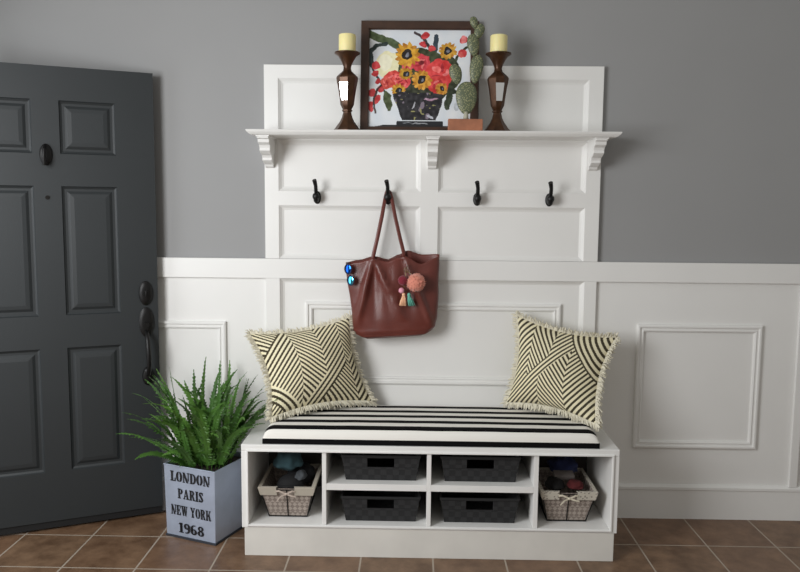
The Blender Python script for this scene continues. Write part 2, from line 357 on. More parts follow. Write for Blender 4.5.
# ------------------------------------------------------------------ scatter pillows
CREAM, OLIVE = np.array(srgb(226, 217, 184)[:3]), np.array(srgb(58, 50, 32)[:3])
def pillow_pattern(p, q, flip):
    # p right, q up in [-1, 1]; blocks of diagonal stripes that meet in chevrons
    if not flip:
        m, per = 1.2, .136; a, b = q+m*p, q-m*p
        if b > 1.55: s = a
        elif b < -.95: s = a if p < .72 else b
        elif p > .66: s = a
        elif b < -.55 or p > .12: s = b if a > -1.50 or p > -.42 else a
        elif p > -.42: s = a
        elif a > -1.50: s = b
        elif a > -1.90: s = a
        else: s = b
    else:
        m, per = 1.35, .15; a, b = q+m*p, q-m*p
        if a > 1.22: s = a
        elif b < .12: s = b if p < -.20 or p > .40 else a
        elif b < .50: s = b
        elif p < -.54: s = b
        elif p < -.08: s = a
        else: s = b
    return (s/per) % 1 < .47
def make_pillow(name, label, C, flip, T=.096):
    C = [Vector(c) for c in C]   # bl, br, tr, tl
    ctr = sum(C, Vector())/4
    root = thing(name, label, 'pillow', (ctr.x, ctr.y, BZ+ch), 0, 'patterned pillows on the bench')
    n_ = ((C[1]-C[0]).cross(C[3]-C[0])).normalized()
    if n_.y > 0: n_ = -n_
    off = Vector((ctr.x, ctr.y, BZ+ch))
    def P_(u, v, side):
        bow = .16
        uu = u*(1-bow*(1-v*v)); vv = v*(1-bow*(1-u*u)); s_, t_ = (uu+1)/2, (vv+1)/2
        p = C[0]*(1-s_)*(1-t_)+C[1]*s_*(1-t_)+C[2]*s_*t_+C[3]*(1-s_)*t_
        h = (max(0, 1-u*u)*max(0, 1-v*v))**.62
        wr = 1+.07*noise.noise(Vector((u*2.2, v*2.2, 3+flip)))
        return p+n_*side*T*h*wr-off
    N = 210; verts = []; faces = []; cols_ = []
    def row(k_): return -1+2*k_/N
    for side in (1, -1):
        M_ = N if side == 1 else 40; base = len(verts)
        for i in range(M_+1):
            for j in range(M_+1): verts.append(P_(-1+2*j/M_, -1+2*i/M_, side))
        for i in range(M_):
            for j in range(M_):
                a = base+i*(M_+1)+j; f = (a, a+1, a+M_+2, a+M_+1); faces.append(f if side == 1 else f[::-1])
                cols_.append(OLIVE if side == 1 and pillow_pattern(-1+2*(j+.5)/M_, -1+2*(i+.5)/M_, flip) else CREAM)
    me = bpy.data.meshes.new('cover'); me.from_pydata([tuple(v) for v in verts], [], faces); me.update()
    at = me.color_attributes.new('paint', 'FLOAT_COLOR', 'CORNER')
    arr = np.ones((len(me.loops), 4), dtype=np.float32); arr[:, :3] = np.repeat(np.array(cols_), 4, axis=0); at.data.foreach_set('color', arr.ravel())
    for p in me.polygons: p.use_smooth = True
    me.materials.append(PILLM); o = bpy.data.objects.new('cover', me); S.collection.objects.link(o); o.parent = root
    fg = MB(); rnd = random.Random(3+flip)
    for e in range(4):
        for i in range(260):
            t = -1+2*(i+rnd.random())/260
            u, v = [(t, -1), (1, t), (t, 1), (-1, t)][e]
            p = P_(u, v, 1); c_ = P_(u*.9, v*.9, 1)-P_(u*.9, v*.9, -1)*0
            inward = P_(u*.93 if e % 2 else u, v if e % 2 else v*.93, 0)
            d = (p-inward); d -= n_*d.dot(n_); d = d.normalized() if d.length > 0 else Vector((0, 0, 1))
            tang = d.cross(n_)
            L = .014+.020*rnd.random(); k1 = rnd.uniform(-1, 1); k2 = rnd.uniform(-.7, .7)
            p0 = p-d*.004; p1 = p+d*L*.55+tang*k1*L*.4+n_*k2*L*.5; p2 = p+d*L*.9+tang*k1*L*.3+n_*k2*L*.8-Vector((0, 0, .005))
            fg.tube([p0, p1, p2], [.0026, .0027, .0016], 4, cap=False)
    fg.build('fringe', FRINGE, root, smooth='all')
    return root
PILLM = vcol_mat('chevron_pillow_cloth', .9, bump=.3); FRINGE = mat('cream_fringe', srgb(222, 216, 196), .9)
make_pillow('throw_pillow', 'olive and cream chevron pillow at the left end of the bench, leaning below the handbag',
            [(-.612, -.365, .567), (-.185, -.085, .572), (-.292, -.085, .976), (-.752, -.135, .898)], 0)
make_pillow('throw_pillow', 'olive and cream chevron pillow at the right end of the bench',
            [(.440, -.08, .574), (.792, -.375, .560), (.922, -.155, .905), (.478, -.085, .992)], 1)

# ------------------------------------------------------------------ charcoal woven baskets
def weave_material(name, c1, c2, size, bumpd=.003, diag=False, rough=.85):
    m = bpy.data.materials.new(name); m.use_nodes = True; nt = m.node_tree; b = nt.nodes['Principled BSDF']; b.inputs['Roughness'].default_value = rough
    tc = nt.nodes.new('ShaderNodeTexCoord'); mp = nt.nodes.new('ShaderNodeMapping'); nt.links.new(tc.outputs['Object'], mp.inputs[0])
    if diag: mp.inputs['Rotation'].default_value = (0, PI/4, 0)
    ck = nt.nodes.new('ShaderNodeTexChecker'); ck.inputs['Scale'].default_value = 1/size; nt.links.new(mp.outputs[0], ck.inputs['Vector'])
    mp.inputs['Location'].default_value = (.0013, .0017, .0011)
    n = nt.nodes.new('ShaderNodeTexNoise'); n.inputs['Scale'].default_value = 60; nt.links.new(tc.outputs['Object'], n.inputs['Vector'])
    nt.links.new(mixcol(nt, ck.outputs['Fac'], c1, c2), b.inputs['Base Color'])
    bp_ = nt.nodes.new('ShaderNodeBump'); bp_.inputs['Distance'].default_value = bumpd; bp_.inputs['Strength'].default_value = .8
    nt.links.new(nmath(nt, 'ADD', ck.outputs['Fac'], nmath(nt, 'MULTIPLY', n.outputs['Fac'], .6)), bp_.inputs['Height']); nt.links.new(bp_.outputs[0], b.inputs['Normal'])
    return m
CHAR = weave_material('charcoal_strap_weave', srgb(28, 28, 29), srgb(39, 39, 40), .026)
def tapered_walls(mb, wb, wt, db_, dt_, h, th=.005, holes=True, hw=.058, h0=.060, h1=.100):
    def P_(s_, t_, z, inset):     # s,t in [-1,1]
        f = z/h; return (s_*((wb+(wt-wb)*f)/2-inset), t_*((db_+(dt_-db_)*f)/2-inset), z)
    for sgn in (-1, 1):
        f = lambda x, z: (x/((wb+(wt-wb)*z/h)/2))
        cells = [(-1, None, 0, h)]
        def wall(xa, xb, z0, z1):
            pts = []
            for z in (z0, z1):
                a = xa if isinstance(xa, int) else f(xa, z); b = xb if isinstance(xb, int) else f(xb, z)
                pts += [P_(a, sgn, z, 0), P_(b, sgn, z, 0), P_(b, sgn, z, th), P_(a, sgn, z, th)]
            mb.hexa(pts)
        if holes:
            wall(-1, 1, 0, h0); wall(-1, 1, h1, h); wall(-1, -hw, h0, h1); wall(hw, 1, h0, h1)
        else: wall(-1, 1, 0, h)
        pts = []
        for z in (0, h): pts += [P_(sgn, -1, z, 0), P_(sgn, 1, z, 0), P_(sgn, 1, z, th), P_(sgn, -1, z, th)]
        mb.hexa(pts)
    mb.box(-wb/2, wb/2, -db_/2, db_/2, 0, th)
    return mb
bk = thing('storage_basket', 'charcoal woven storage basket in the upper cubby left of centre', 'basket', (-.130, -.285, .3225), 0, 'charcoal baskets in the bench')
bd = tapered_walls(MB(), .300, .335, .30, .33, .112).build('basket_body', CHAR, bk, bevel=.0015)
rim = MB()
for sx, sy, L, ax in ((0, -1, .336, 0), (0, 1, .336, 0), (-1, 0, .331, 1), (1, 0, .331, 1)):
    x, y = sx*.1665, sy*.164
    if ax == 0: rim.box(-L/2, L/2, y-.004, y+.004, .103, .114, .002)
    else: rim.box(x-.004, x+.004, -L/2, L/2, .103, .114, .002)
rim.build('rim', mat('charcoal_binding', srgb(28, 28, 29), .8), bk)
dup(bk, (-.130, -.285, .1415), 'charcoal woven storage basket in the lower cubby left of centre')
dup(bk, (.292, -.285, .3225), 'charcoal woven storage basket in the upper cubby right of centre')
dup(bk, (.292, -.285, .1415), 'charcoal woven storage basket in the lower cubby right of centre')

# ------------------------------------------------------------------ lined wire baskets
QUILT = weave_material('taupe_quilted_liner', srgb(132, 120, 112), srgb(168, 156, 146), .015, .002, True)
def print_material(name, c1, c2, sc):
    m = bpy.data.materials.new(name); m.use_nodes = True; nt = m.node_tree; b = nt.nodes['Principled BSDF']; b.inputs['Roughness'].default_value = .9
    tc = nt.nodes.new('ShaderNodeTexCoord'); v = nt.nodes.new('ShaderNodeTexVoronoi'); v.inputs['Scale'].default_value = sc; nt.links.new(tc.outputs['Object'], v.inputs['Vector'])
    nt.links.new(mixcol(nt, nmath(nt, 'LESS_THAN', v.outputs['Distance'], .33), c1, c2), b.inputs['Base Color']); return m
def lined_basket(label, loc, cuffm, ribm):
    r = thing('wire_basket', label, 'basket', loc, 0, 'lined wire baskets in the bench ends')
    wb, wt, db_, dt_, h = .158, .222, .20, .285, .140
    tapered_walls(MB(), wb, wt, db_, dt_, h, .003, holes=False).build('liner', QUILT, r)
    wr = MB(); R = .0022
    def c(s_, t_, z, o=.003): f = z/h; return (s_*((wb+(wt-wb)*f)/2+o), t_*((db_+(dt_-db_)*f)/2+o), z)
    for z in (.003, .134):
        for a, b in (((-1, -1), (1, -1)), ((1, -1), (1, 1)), ((1, 1), (-1, 1)), ((-1, 1), (-1, -1))): wr.tube([c(*a, z), c(*b, z)], R+.0006*(z < .1), 6)
    for s_, t_ in ((-1, -1), (1, -1), (1, 1), (-1, 1), (0, -1), (0, 1), (-1, 0), (1, 0)): wr.tube([c(s_, t_, .003), c(s_, t_, .134)], R, 6)
    wr.build('wire_frame', BLACKM, r, smooth=True)
    cf = MB(); z0, z1 = .110, .146
    def seg(sa, ta, sb, tb):   # cuff strip folded over the rim
        for o0, o1 in ((.006, .009),):
            pts = []
            for z in (z0, z1):
                A_, B_ = c(sa, ta, z, o0), c(sb, tb, z, o0); A2, B2 = c(sa, ta, z, o1), c(sb, tb, z, o1); pts += [A_, B_, B2, A2]
            cf.hexa(pts)
        top = [c(sa, ta, z1, -.006), c(sb, tb, z1, -.006), c(sb, tb, z1, .009), c(sa, ta, z1, .009)]
        cf.hexa(top+[(x, y, z+.0025) for x, y, z in top])
    for A in ((-1, -1, -.36, -1), (.3, -1, 1, -1), (1, -1, 1, 1), (1, 1, -1, 1), (-1, 1, -1, -1)): seg(*A)
    cf.build('cuff', cuffm, r)
    rb_ = MB()
    def ribbon(pts, wd=.008):
        pts = [Vector(p) for p in pts]; k = len(rb_.v)
        for p in pts: rb_.v += [(p.x, p.y, p.z-wd/2), (p.x, p.y, p.z+wd/2), (p.x, p.y-.002, p.z+wd/2), (p.x, p.y-.002, p.z-wd/2)]
        for i in range(len(pts)-1):
            for j in range(4): rb_.f.append((k+4*i+j, k+4*i+(j+1) % 4, k+4*i+4+(j+1) % 4, k+4*i+4+j))
        rb_.f.append((k, k+1, k+2, k+3)); e = k+4*(len(pts)-1); rb_.f.append((e, e+1, e+2, e+3))
    yf = -.150
    ribbon([(-.045, yf, .131), (-.03, yf-.004, .134), (-.012, yf-.004, .126), (0, yf-.002, .120)])
    ribbon([(.037, yf, .131), (.025, yf-.004, .134), (.012, yf-.004, .126), (0, yf-.002, .120)])
    ribbon([(0, yf-.003, .120), (-.022, yf-.007, .112), (-.038, yf-.005, .092)], .007); ribbon([(0, yf-.003, .120), (.024, yf-.007, .114), (.042, yf-.005, .110)], .007)
    rb_.ell((0, yf-.004, .120), (.007, .005, .006)).build('ribbon_bow', ribm, r)
    return r
lb = lined_basket('wire basket with a plain cream cuff and taupe liner in the left end cubby', (-.533, -.30, .1415), mat('cream_cuff_cloth', srgb(180, 172, 158), .9), mat('taupe_ribbon', srgb(182, 168, 156), .8))
rb2 = lined_basket('wire basket with a patterned cuff and cream ribbon in the right end cubby', (.670, -.30, .1415), print_material('printed_cuff_cloth', srgb(198, 192, 178), srgb(132, 124, 116), 90), mat('cream_ribbon', srgb(206, 198, 178), .8))
def cloth(name, label, cat, loc, r, col, seed, group, sq=.6, M=None):
    def fn(d, q):
        n1 = noise.noise(Vector((d.x*1.6+seed, d.y*1.6, d.z*1.6)))*.35; n2 = abs(noise.noise(Vector((d.x*4+seed, d.y*4, d.z*3))))*.22
        q = q*(.9+n1*.6+n2*.6)
        if d.z < 0: q.z *= sq
        return q
    o = MB().ell((0, 0, 0), r, 40, 26, M, fn).build(name, mat('cloth_'+label.split()[0], col, .9, noise_amt=.15, noise_scale=30), smooth='all'); o.location = loc
    return tag(o, label, cat, group)
cloth('cloth_bundle', 'crumpled teal cloth heaped on the contents of the left end basket', 'cloth', (-.548, -.300, .352), (.066, .085, .056), srgb(40, 66, 72), 2.1, None)
# black cap in the left basket: crown and visor
cap = thing('cap', 'black cap with a curved visor at the front of the left end basket', 'cap', (-.53, -.362, .268))
CAPM = mat('black_cap_cloth', srgb(18, 18, 20), .85)
MB().ell((0, .02, .0), (.06, .05, .040), 24, 12, None, lambda d, q: Vector((q.x, q.y, q.z if d.z > 0 else q.z*.3))).build('crown', CAPM, cap, smooth='all')
vz = MB(); n = 14
for i in range(n+1):
    a = PI+PI*i/n; vz.v += [(.055*math.cos(a), .015+.045*math.sin(a)*.5, .004+.006*(1-abs(math.cos(a)))), (.06*math.cos(a), .01+.06*math.sin(a), -.004+.012*(1-abs(math.cos(a))))]
for i in range(n): vz.f.append((2*i, 2*i+1, 2*i+3, 2*i+2))
vz.build('visor', CAPM, cap, smooth='all', solid=.004)
cloth('cloth_bundle', 'small grey fabric bundle beside the teal cloth in the left end basket', 'cloth', (-.485, -.345, .305), (.026, .045, .024), srgb(70, 74, 78), 5.5, None)
cloth('cloth_bundle', 'black cloth filling the back of the left end basket', 'cloth', (-.50, -.25, .275), (.066, .08, .055), srgb(22, 22, 25), 7.7, None)
cloth('cloth_bundle', 'dark navy blue cloth heaped at the back of the right end basket', 'cloth', (.680, -.245, .330), (.072, .07, .046), srgb(22, 32, 70), 3.3, None)
cloth('cloth_bundle', 'dark red cloth bundle at the front right of the right end basket', 'cloth', (.712, -.368, .290), (.038, .045, .024), srgb(84, 24, 26), 9.2, None)
cloth('cloth_bundle', 'black cloth bundle at the front left of the right end basket', 'cloth', (.626, -.345, .284), (.044, .06, .032), srgb(24, 22, 22), 11.2, None)
bk2 = MB().box(-.045, .045, -.02, .02, -.012, .012, .004).build('wallet', mat('pale_grey_leather', srgb(104, 98, 95), .7), smooth=True)
bk2.location = (.668, -.325, .318); bk2.rotation_euler = (.35, .05, .1); tag(bk2, 'flat pale grey wallet lying on the bundles in the right end basket', 'wallet')

# ------------------------------------------------------------------ handbag
LEATHER = mat('oxblood_leather', srgb(98, 46, 38), .38, noise_amt=.12, noise_scale=14, bump=.35, bump_scale=160)
bag = thing('handbag', 'slouchy reddish brown leather tote bag hanging from a coat hook', 'bag', (-.09, -.075, .885))
def lerp(t, pts):
    for i in range(len(pts)-1):
        if t <= pts[i+1][0]:
            s_ = (t-pts[i][0])/(pts[i+1][0]-pts[i][0]); s_ = s_*s_*(3-2*s_); return pts[i][1]+(pts[i+1][1]-pts[i][1])*s_
    return pts[-1][1]
nu, nv = 120, 60; bm_ = MB()
def bagpt(a, v):
    # a: angle round the section (0 right, pi/2 back, pi left, 3pi/2 front); v: 0 bottom .. 1 rim
    zl = v
    half = lerp(v, [(0, .158), (.025, .178), (.08, .189), (.2, .194), (.5, .203), (1, .214)])
    cxm = lerp(v, [(0, -.088), (.2, -.084), (1, -.098)])
    dep = lerp(v, [(0, .026), (.03, .044), (.10, .052), (.25, .056), (.6, .046), (1, .034)])
    c_, s_ = math.cos(a), math.sin(a)
    u = math.copysign(abs(c_)**.8, c_); yy = math.copysign(abs(s_)**.75, s_)
    ztop = lerp((u+1)/2, [(0, 1.226), (.12, 1.236), (.30, 1.254), (.45, 1.240), (.56, 1.262), (.66, 1.282), (.82, 1.264), (1, 1.268)])
    if s_ < 0: ztop -= .034*math.exp(-((u-.56)/.30)**2)+.006
    zbot = .885+.012*u+.02*max(0, -.8+abs(u))*4
    z = zbot+(ztop-zbot)*zl
    x = cxm+half*u; y = -.078+dep*yy
    if s_ < 0:
        # soft folds fanning out from the strap joints
        def ridge(x0, z0, x1, z1, wd, amp):
            if z > z0 or z < z1-.02: return 0
            t = (z0-z)/(z0-z1); xc = x0+(x1-x0)*t; return amp*math.exp(-((x-xc)/(wd*(.6+.8*t)))**2)*math.sin(PI*min(1, .12+t*.85))
        y -= ridge(-.19, 1.25, -.262, .93, .015, .028)+ridge(-.185, 1.25, -.045, .97, .014, .027)-ridge(-.188, 1.24, -.17, .92, .026, .012)
        y -= ridge(-.045, 1.26, .092, .93, .013, .026)-ridge(-.05, 1.25, -.02, .95, .026, .013)-ridge(-.12, 1.22, -.11, .95, .022, .006)+ridge(.0, 1.22, .03, .95, .015, .006)
        y -= .004*noise.noise(Vector((x*14, 0, z*9)))
    x += .003*noise.noise(Vector((z*12, u, 4)))
    return (x+.09, y+.075, z-.885)
for i in range(nv+1):
    for j in range(nu): bm_.v.append(bagpt(2*PI*j/nu, (i/nv)**1.6))
for i in range(nv):
    for j in range(nu): bm_.f.append((i*nu+j, i*nu+(j+1) % nu, (i+1)*nu+(j+1) % nu, (i+1)*nu+j))
bm_.f.append(tuple(range(nu))[::-1])
body = bm_.build('bag_body', LEATHER, bag, smooth='all', solid=.004)
def strap(y0, zo):
    pts = [(-.188, y0, 1.225), (-.187, y0, 1.255), (-.168, y0+.003, 1.34), (-.148, y0+.008, 1.44), (-.133, -.056+zo*.3, 1.53), (-.127, -.050, 1.553), (-.120, -.049, 1.5555), (-.112, -.050, 1.548),
           (-.105, -.056+zo*.3, 1.525), (-.088, y0+.008, 1.44), (-.064, y0+.003, 1.34), (-.047, y0, 1.275), (-.044, y0, 1.23)]
    MB().tube([(x+.09, y+.075, z-.885) for x, y, z in pts], .0028, 10, flat=3.0, upv=(0, 1, 0)).build('strap', LEATHER, bag, smooth='all')
strap(-.108, -.02); strap(-.060, .02)
# sunglasses hooked on the left corner of the bag
sg = thing('sunglasses', 'mirrored blue sunglasses hooked over the left corner of the handbag', 'sunglasses', (-.291, -.132, 1.172), 0)
GLASSM = mat('blue_mirror_lens', srgb(30, 90, 190), .08, metal=1.0); FRM = mat('dark_blue_frame', srgb(18, 26, 60), .3)
sgm = MB()
for dz, dx in ((.034, -.010), (-.030, .008)):
    sgm2 = MB().ell((dx, 0, dz), (.021, .004, .026), 24, 12)
    sgm2.build('lens', mat('pale_blue_mirror_lens', srgb(90, 190, 225), .08, metal=1.0) if dz < 0 else GLASSM, sg, smooth='all')
    sgm.tube([(dx+.023*math.cos(2*PI*i/20), -.002, dz+.028*math.sin(2*PI*i/20)) for i in range(21)], .003, 6, cap=False)
sgm.tube([(-.004, -.004, .009), (.006, -.006, .003), (.003, -.004, -.006)], .0025, 6)
sgm.tube([(-.020, 0, .058), (-.024, .015, .066), (-.018, .04, .064)], .0025, 6)
sgm.build('frame', FRM, sg, smooth='all'); sg.scale = (.8, .8, .8); sg.rotation_euler = (0, 0, -.5)
# pom-pom key charm
ch_ = thing('bag_charm', 'key charm of pom-poms and small tassels hanging on the front of the handbag', 'bag charm', (-.03, -.145, 1.03))
def fuzzy(c, r, m, name, seed):
    rnd = random.Random(seed); mb = MB().ell(c, (r*.93, r*.93, r*.93), 20, 12)
    for _ in range(int(380*r/.045)):
        d = Vector((rnd.gauss(0, 1), rnd.gauss(0, 1), rnd.gauss(0, 1))).normalized(); p = Vector(c)+d*r*.85
        mb.tube([p, p+d*r*.14+Vector((rnd.uniform(-1, 1), rnd.uniform(-1, 1), rnd.uniform(-1, 1)))*r*.07], [r*.06, r*.03], 4)
    return mb.build(name, m, ch_, smooth='all')
fuzzy((.042, -.012, .114), .043, mat('coral_pompom', srgb(208, 132, 112), .95, sheen=.4), 'pompom', 1)['label'] = 'large coral pom-pom'
fuzzy((-.018, -.004, .122), .024, mat('burgundy_pompom', srgb(120, 22, 42), .95, sheen=.3), 'pompom', 2)['label'] = 'small burgundy pom-pom'
fuzzy((-.024, -.010, .077), .014, mat('pink_bead', srgb(226, 160, 178), .8), 'bead', 3)['label'] = 'small pink bead'
MB().tube([(.004, .010, .192), (-.004, -.002, .175), (-.006, -.004, .150), (-.012, -.006, .10), (-.008, -.006, .066)], .0018, 6).tube([(-.004, -.002, .165), (.02, -.006, .152), (.035, -.01, .14)], .0016, 6)\
    .tube([(-.004+.010*math.cos(t), -.004, .170+.010*math.sin(t)) for t in [2*PI*i/16 for i in range(17)]], .0015, 6).build('clasp', mat('aged_brass', srgb(120, 100, 70), .4, metal=.8), ch_, smooth='all')
def tassel(x, lean, col, name, lab):
    rnd = random.Random(x*100); mb = MB().ell((x, -.008, .058), (.008, .008, .009), 12, 8)
    for i in range(46):
        a = rnd.random()*2*PI; rr = math.sqrt(rnd.random()); e = (x+lean+rr*.016*math.cos(a), -.010+rr*.009*math.sin(a), .006+rnd.random()*.006)
        mb.tube([(x+rr*.005*math.cos(a), -.008+rr*.005*math.sin(a), .054), ((x+e[0])/2+rr*.004*math.cos(a), -.009+rr*.006*math.sin(a), .032), e], .0016, 4)
    mb.build(name, mat(name+lab.split()[0], col, .9), ch_, smooth='all')['label'] = lab
tassel(-.014, -.004, srgb(236, 188, 152), 'tassel', 'peach tassel'); tassel(.010, .014, srgb(106, 178, 160), 'tassel', 'mint green tassel')

# ------------------------------------------------------------------ painting
def paint_canvas(nx=230, nz=230):
    rs = np.random.RandomState(5)
    # canvas coordinates follow the picture: 180..545 across, 70..430 down
    xs = np.linspace(180, 545, nx); ys = np.linspace(70, 430, nz); X, Y = np.meshgrid(xs, ys)
    def vn(sc, seed):
        r_ = np.random.RandomState(seed); g_ = r_.rand(60, 60); a = (X-180)/sc; b = (Y-70)/sc
        i, j = np.floor(a).astype(int) % 59, np.floor(b).astype(int) % 59; fa, fb = a-np.floor(a), b-np.floor(b)
        return g_[j, i]*(1-fa)*(1-fb)+g_[j, i+1]*fa*(1-fb)+g_[j+1, i]*(1-fa)*fb+g_[j+1, i+1]*fa*fb
    N1, N2 = vn(9, 1), vn(30, 2)
    img = np.ones((nz, nx, 3))*np.array([222, 226, 230.])
    img += (N2-.5)[..., None]*np.array([26, 18, 10])
    wx, wy = (vn(12, 3)-.5)*9, (vn(12, 4)-.5)*9
    def blob(cx, cy, rx, ry, col, ang=0, jit=26, k=1.0):
        dx, dy = X+wx-cx, Y+wy-cy; a = math.radians(ang); u = (dx*math.cos(a)+dy*math.sin(a))/rx; v = (-dx*math.sin(a)+dy*math.cos(a))/ry
        m = (u*u+v*v) < k; img[m] = np.array(col)+((N1-.5)*jit*2)[m][:, None]
    def stroke(pts, wd, col, jit=20):
        for (x0, y0), (x1, y1) in zip(pts[:-1], pts[1:]):
            L = math.hypot(x1-x0, y1-y0); t = np.clip(((X+wx*.6-x0)*(x1-x0)+(Y+wy*.6-y0)*(y1-y0))/L**2, 0, 1)
            m = np.hypot(X+wx*.6-x0-t*(x1-x0), Y+wy*.6-y0-t*(y1-y0)) < wd; img[m] = np.array(col)+((N1-.5)*jit*2)[m][:, None]
    def poly_in(pts):
        m = np.zeros(X.shape, bool); n_ = len(pts)
        for i in range(n_):
            x0, y0 = pts[i]; x1, y1 = pts[(i+1) % n_]
            c = ((y0 > Y) != (y1 > Y)) & (X+wx*.5 < (x1-x0)*(Y-y0)/(y1-y0+1e-9)+x0); m ^= c
        return m
    G1, G2 = (52, 66, 44), (42, 54, 52)
    stroke([(185, 85), (215, 100), (250, 108), (285, 130)], 13, (78, 92, 60)); stroke([(240, 120), (205, 128), (186, 150), (190, 200)], 8, G2)
    stroke([(186, 190), (205, 235), (225, 260), (240, 300)], 4, G2); stroke([(345, 78), (375, 100), (400, 140), (405, 190)], 5, (60, 48, 50))
    stroke([(420, 90), (418, 140), (400, 180)], 8, (48, 62, 74)); stroke([(535, 130), (505, 150), (485, 195)], 4, (54, 62, 40))
    blob(350, 215, 120, 80, (58, 66, 40)); blob(450, 230, 60, 70, (54, 60, 38)); blob(365, 290, 95, 55, (50, 54, 36))
    blob(250, 330, 14, 38, (70, 80, 48), -10); blob(465, 320, 12, 40, (50, 60, 42), 10); blob(480, 290, 22, 9, (46, 54, 38), 30); blob(495, 345, 10, 20, (200, 205, 210))
    blob(248, 198, 42, 50, (236, 230, 188), jit=10); blob(240, 190, 24, 30, (242, 238, 210), jit=8)
    for x, y, r_ in ((380, 88, 15), (373, 122, 13), (406, 136, 13), (518, 105, 13), (515, 155, 17), (205, 200, 15), (203, 230, 14), (215, 258, 10)): blob(x, y, r_, r_*.9, (198, 58, 62))
    blob(518, 103, 8, 14, (222, 120, 120)); blob(510, 160, 9, 12, (214, 96, 90))
    for x, y, r_ in ((195, 300, 14), (212, 320, 12), (188, 345, 12), (205, 335, 10), (190, 358, 10), (225, 285, 12)): blob(x, y, r_, r_, (190, 58, 60))
    stroke([(235, 262), (212, 290), (200, 320), (205, 372)], 3.5, (60, 50, 46))
    for x, y, r_, c in ((320, 198, 24, (212, 80, 82)), (368, 190, 34, (206, 62, 72)), (436, 225, 52, (216, 62, 62)), (430, 270, 38, (206, 60, 58)), (270, 250, 34, (214, 74, 66)), (305, 262, 26, (222, 78, 82)), (245, 265, 20, (208, 84, 70)), (285, 245, 16, (230, 96, 90))):
        blob(x, y, r_, r_*.95, c)
        for q in range(5): a = q*1.3+x; blob(x+r_*.4*math.cos(a), y+r_*.4*math.sin(a), r_*.28, r_*.13, (236, 124, 122) if q % 2 else (166, 34, 44), a*40)
    blob(368, 188, 9, 10, (120, 24, 34)); blob(425, 212, 12, 9, (240, 110, 104))
    def sunf(x, y, r_, c=(214, 158, 44)):
        for q in range(14): a = q*2*PI/14; blob(x+r_*.62*math.cos(a), y+r_*.62*math.sin(a), r_*.42, r_*.2, c if q % 2 else (190, 128, 36), math.degrees(a))
        blob(x, y, r_*.6, r_*.6, c); blob(x, y, r_*.42, r_*.45, (34, 26, 22), jit=14); blob(x+2, y+1, r_*.14, r_*.2, (120, 122, 134))
    sunf(318, 160, 44); sunf(463, 145, 32, (204, 154, 52)); sunf(370, 252, 35, (216, 156, 56)); sunf(312, 230, 24, (196, 150, 44)); sunf(288, 292, 25, (212, 164, 54)); sunf(442, 285, 22, (206, 150, 60))
    vase = poly_in([(265, 305), (300, 295), (350, 300), (400, 298), (448, 305), (440, 345), (422, 400), (300, 400), (285, 350)])
    img[vase] = np.array([38, 36, 40.])+((N1-.5)*50)[vase][:, None]
    sc_ = vase & (vn(14, 8) > .78); img[sc_] = np.array([128, 116, 128.]); sc_ = vase & (vn(11, 9) > .86); img[sc_] = np.array([150, 146, 96.])
    blob(405, 322, 26, 4, (176, 140, 160), -5); blob(345, 345, 4, 12, (170, 170, 176), 30); blob(400, 385, 12, 4, (190, 192, 200), 20)
    img[poly_in([(283, 402), (445, 402), (448, 420), (283, 420)])] = [30, 32, 36]
    img[poly_in([(180, 432), (195, 424), (240, 416), (290, 416), (470, 420), (545, 428), (545, 432)])] = [36, 34, 34]
    blob(365, 412, 30, 2.5, (150, 152, 156)); blob(318, 408, 16, 2, (120, 124, 128))
    img = np.clip(img, 0, 255)/255; lin = np.where(img <= .04045, img/12.92, ((img+.055)/1.055)**2.4)
    return lin
pw, ph_ = .533, .508
pt = thing('framed_painting', 'square framed painting of sunflowers and red flowers in a dark vase, leaning on the shelf', 'painting', (.0175, -.1, 1.815))
WOODF = mat('dark_walnut_frame', srgb(62, 40, 28), .45, noise_amt=.25, noise_scale=20)
fi = MB().ring(-pw/2, pw/2, 0, ph_, [(0, -.02), (0, .006), (.004, .010), (.034, .008), (.038, .002), (.038, -.008)], -.012)
fi.v = [(x, y, z*.68 if z < .06 else z) for x, y, z in fi.v]; fi.build('frame', WOODF, pt)
MB().box(-pw/2+.004, pw/2-.004, .0, .008, .004, ph_-.004).build('backing', mat('brown_backing', srgb(96, 76, 58), .9), pt)
lin = paint_canvas(); nz_, nx_ = lin.shape[:2]; cw_, ch2 = pw-.068, ph_-.056
vs = [(-cw_/2+cw_*j/nx_, -.005, .018+ch2*(1-i/nz_)) for i in range(nz_+1) for j in range(nx_+1)]
fs = [(i*(nx_+1)+j, (i+1)*(nx_+1)+j, (i+1)*(nx_+1)+j+1, i*(nx_+1)+j+1) for i in range(nz_) for j in range(nx_)]
me = bpy.data.meshes.new('canvas'); me.from_pydata(vs, [], fs); me.update(); me.materials.append(vcol_mat('painted_canvas', .75, bump=.25))
at = me.color_attributes.new('paint', 'FLOAT_COLOR', 'CORNER'); arr = np.ones((len(me.loops), 4), dtype=np.float32); arr[:, :3] = np.repeat(lin.reshape(-1, 3), 4, axis=0); at.data.foreach_set('color', arr.ravel())
cv = bpy.data.objects.new('canvas', me); S.collection.objects.link(cv); cv.parent = pt
pt.rotation_euler = (-math.radians(8.3), 0, math.radians(.2)); pt.location.y = -.085

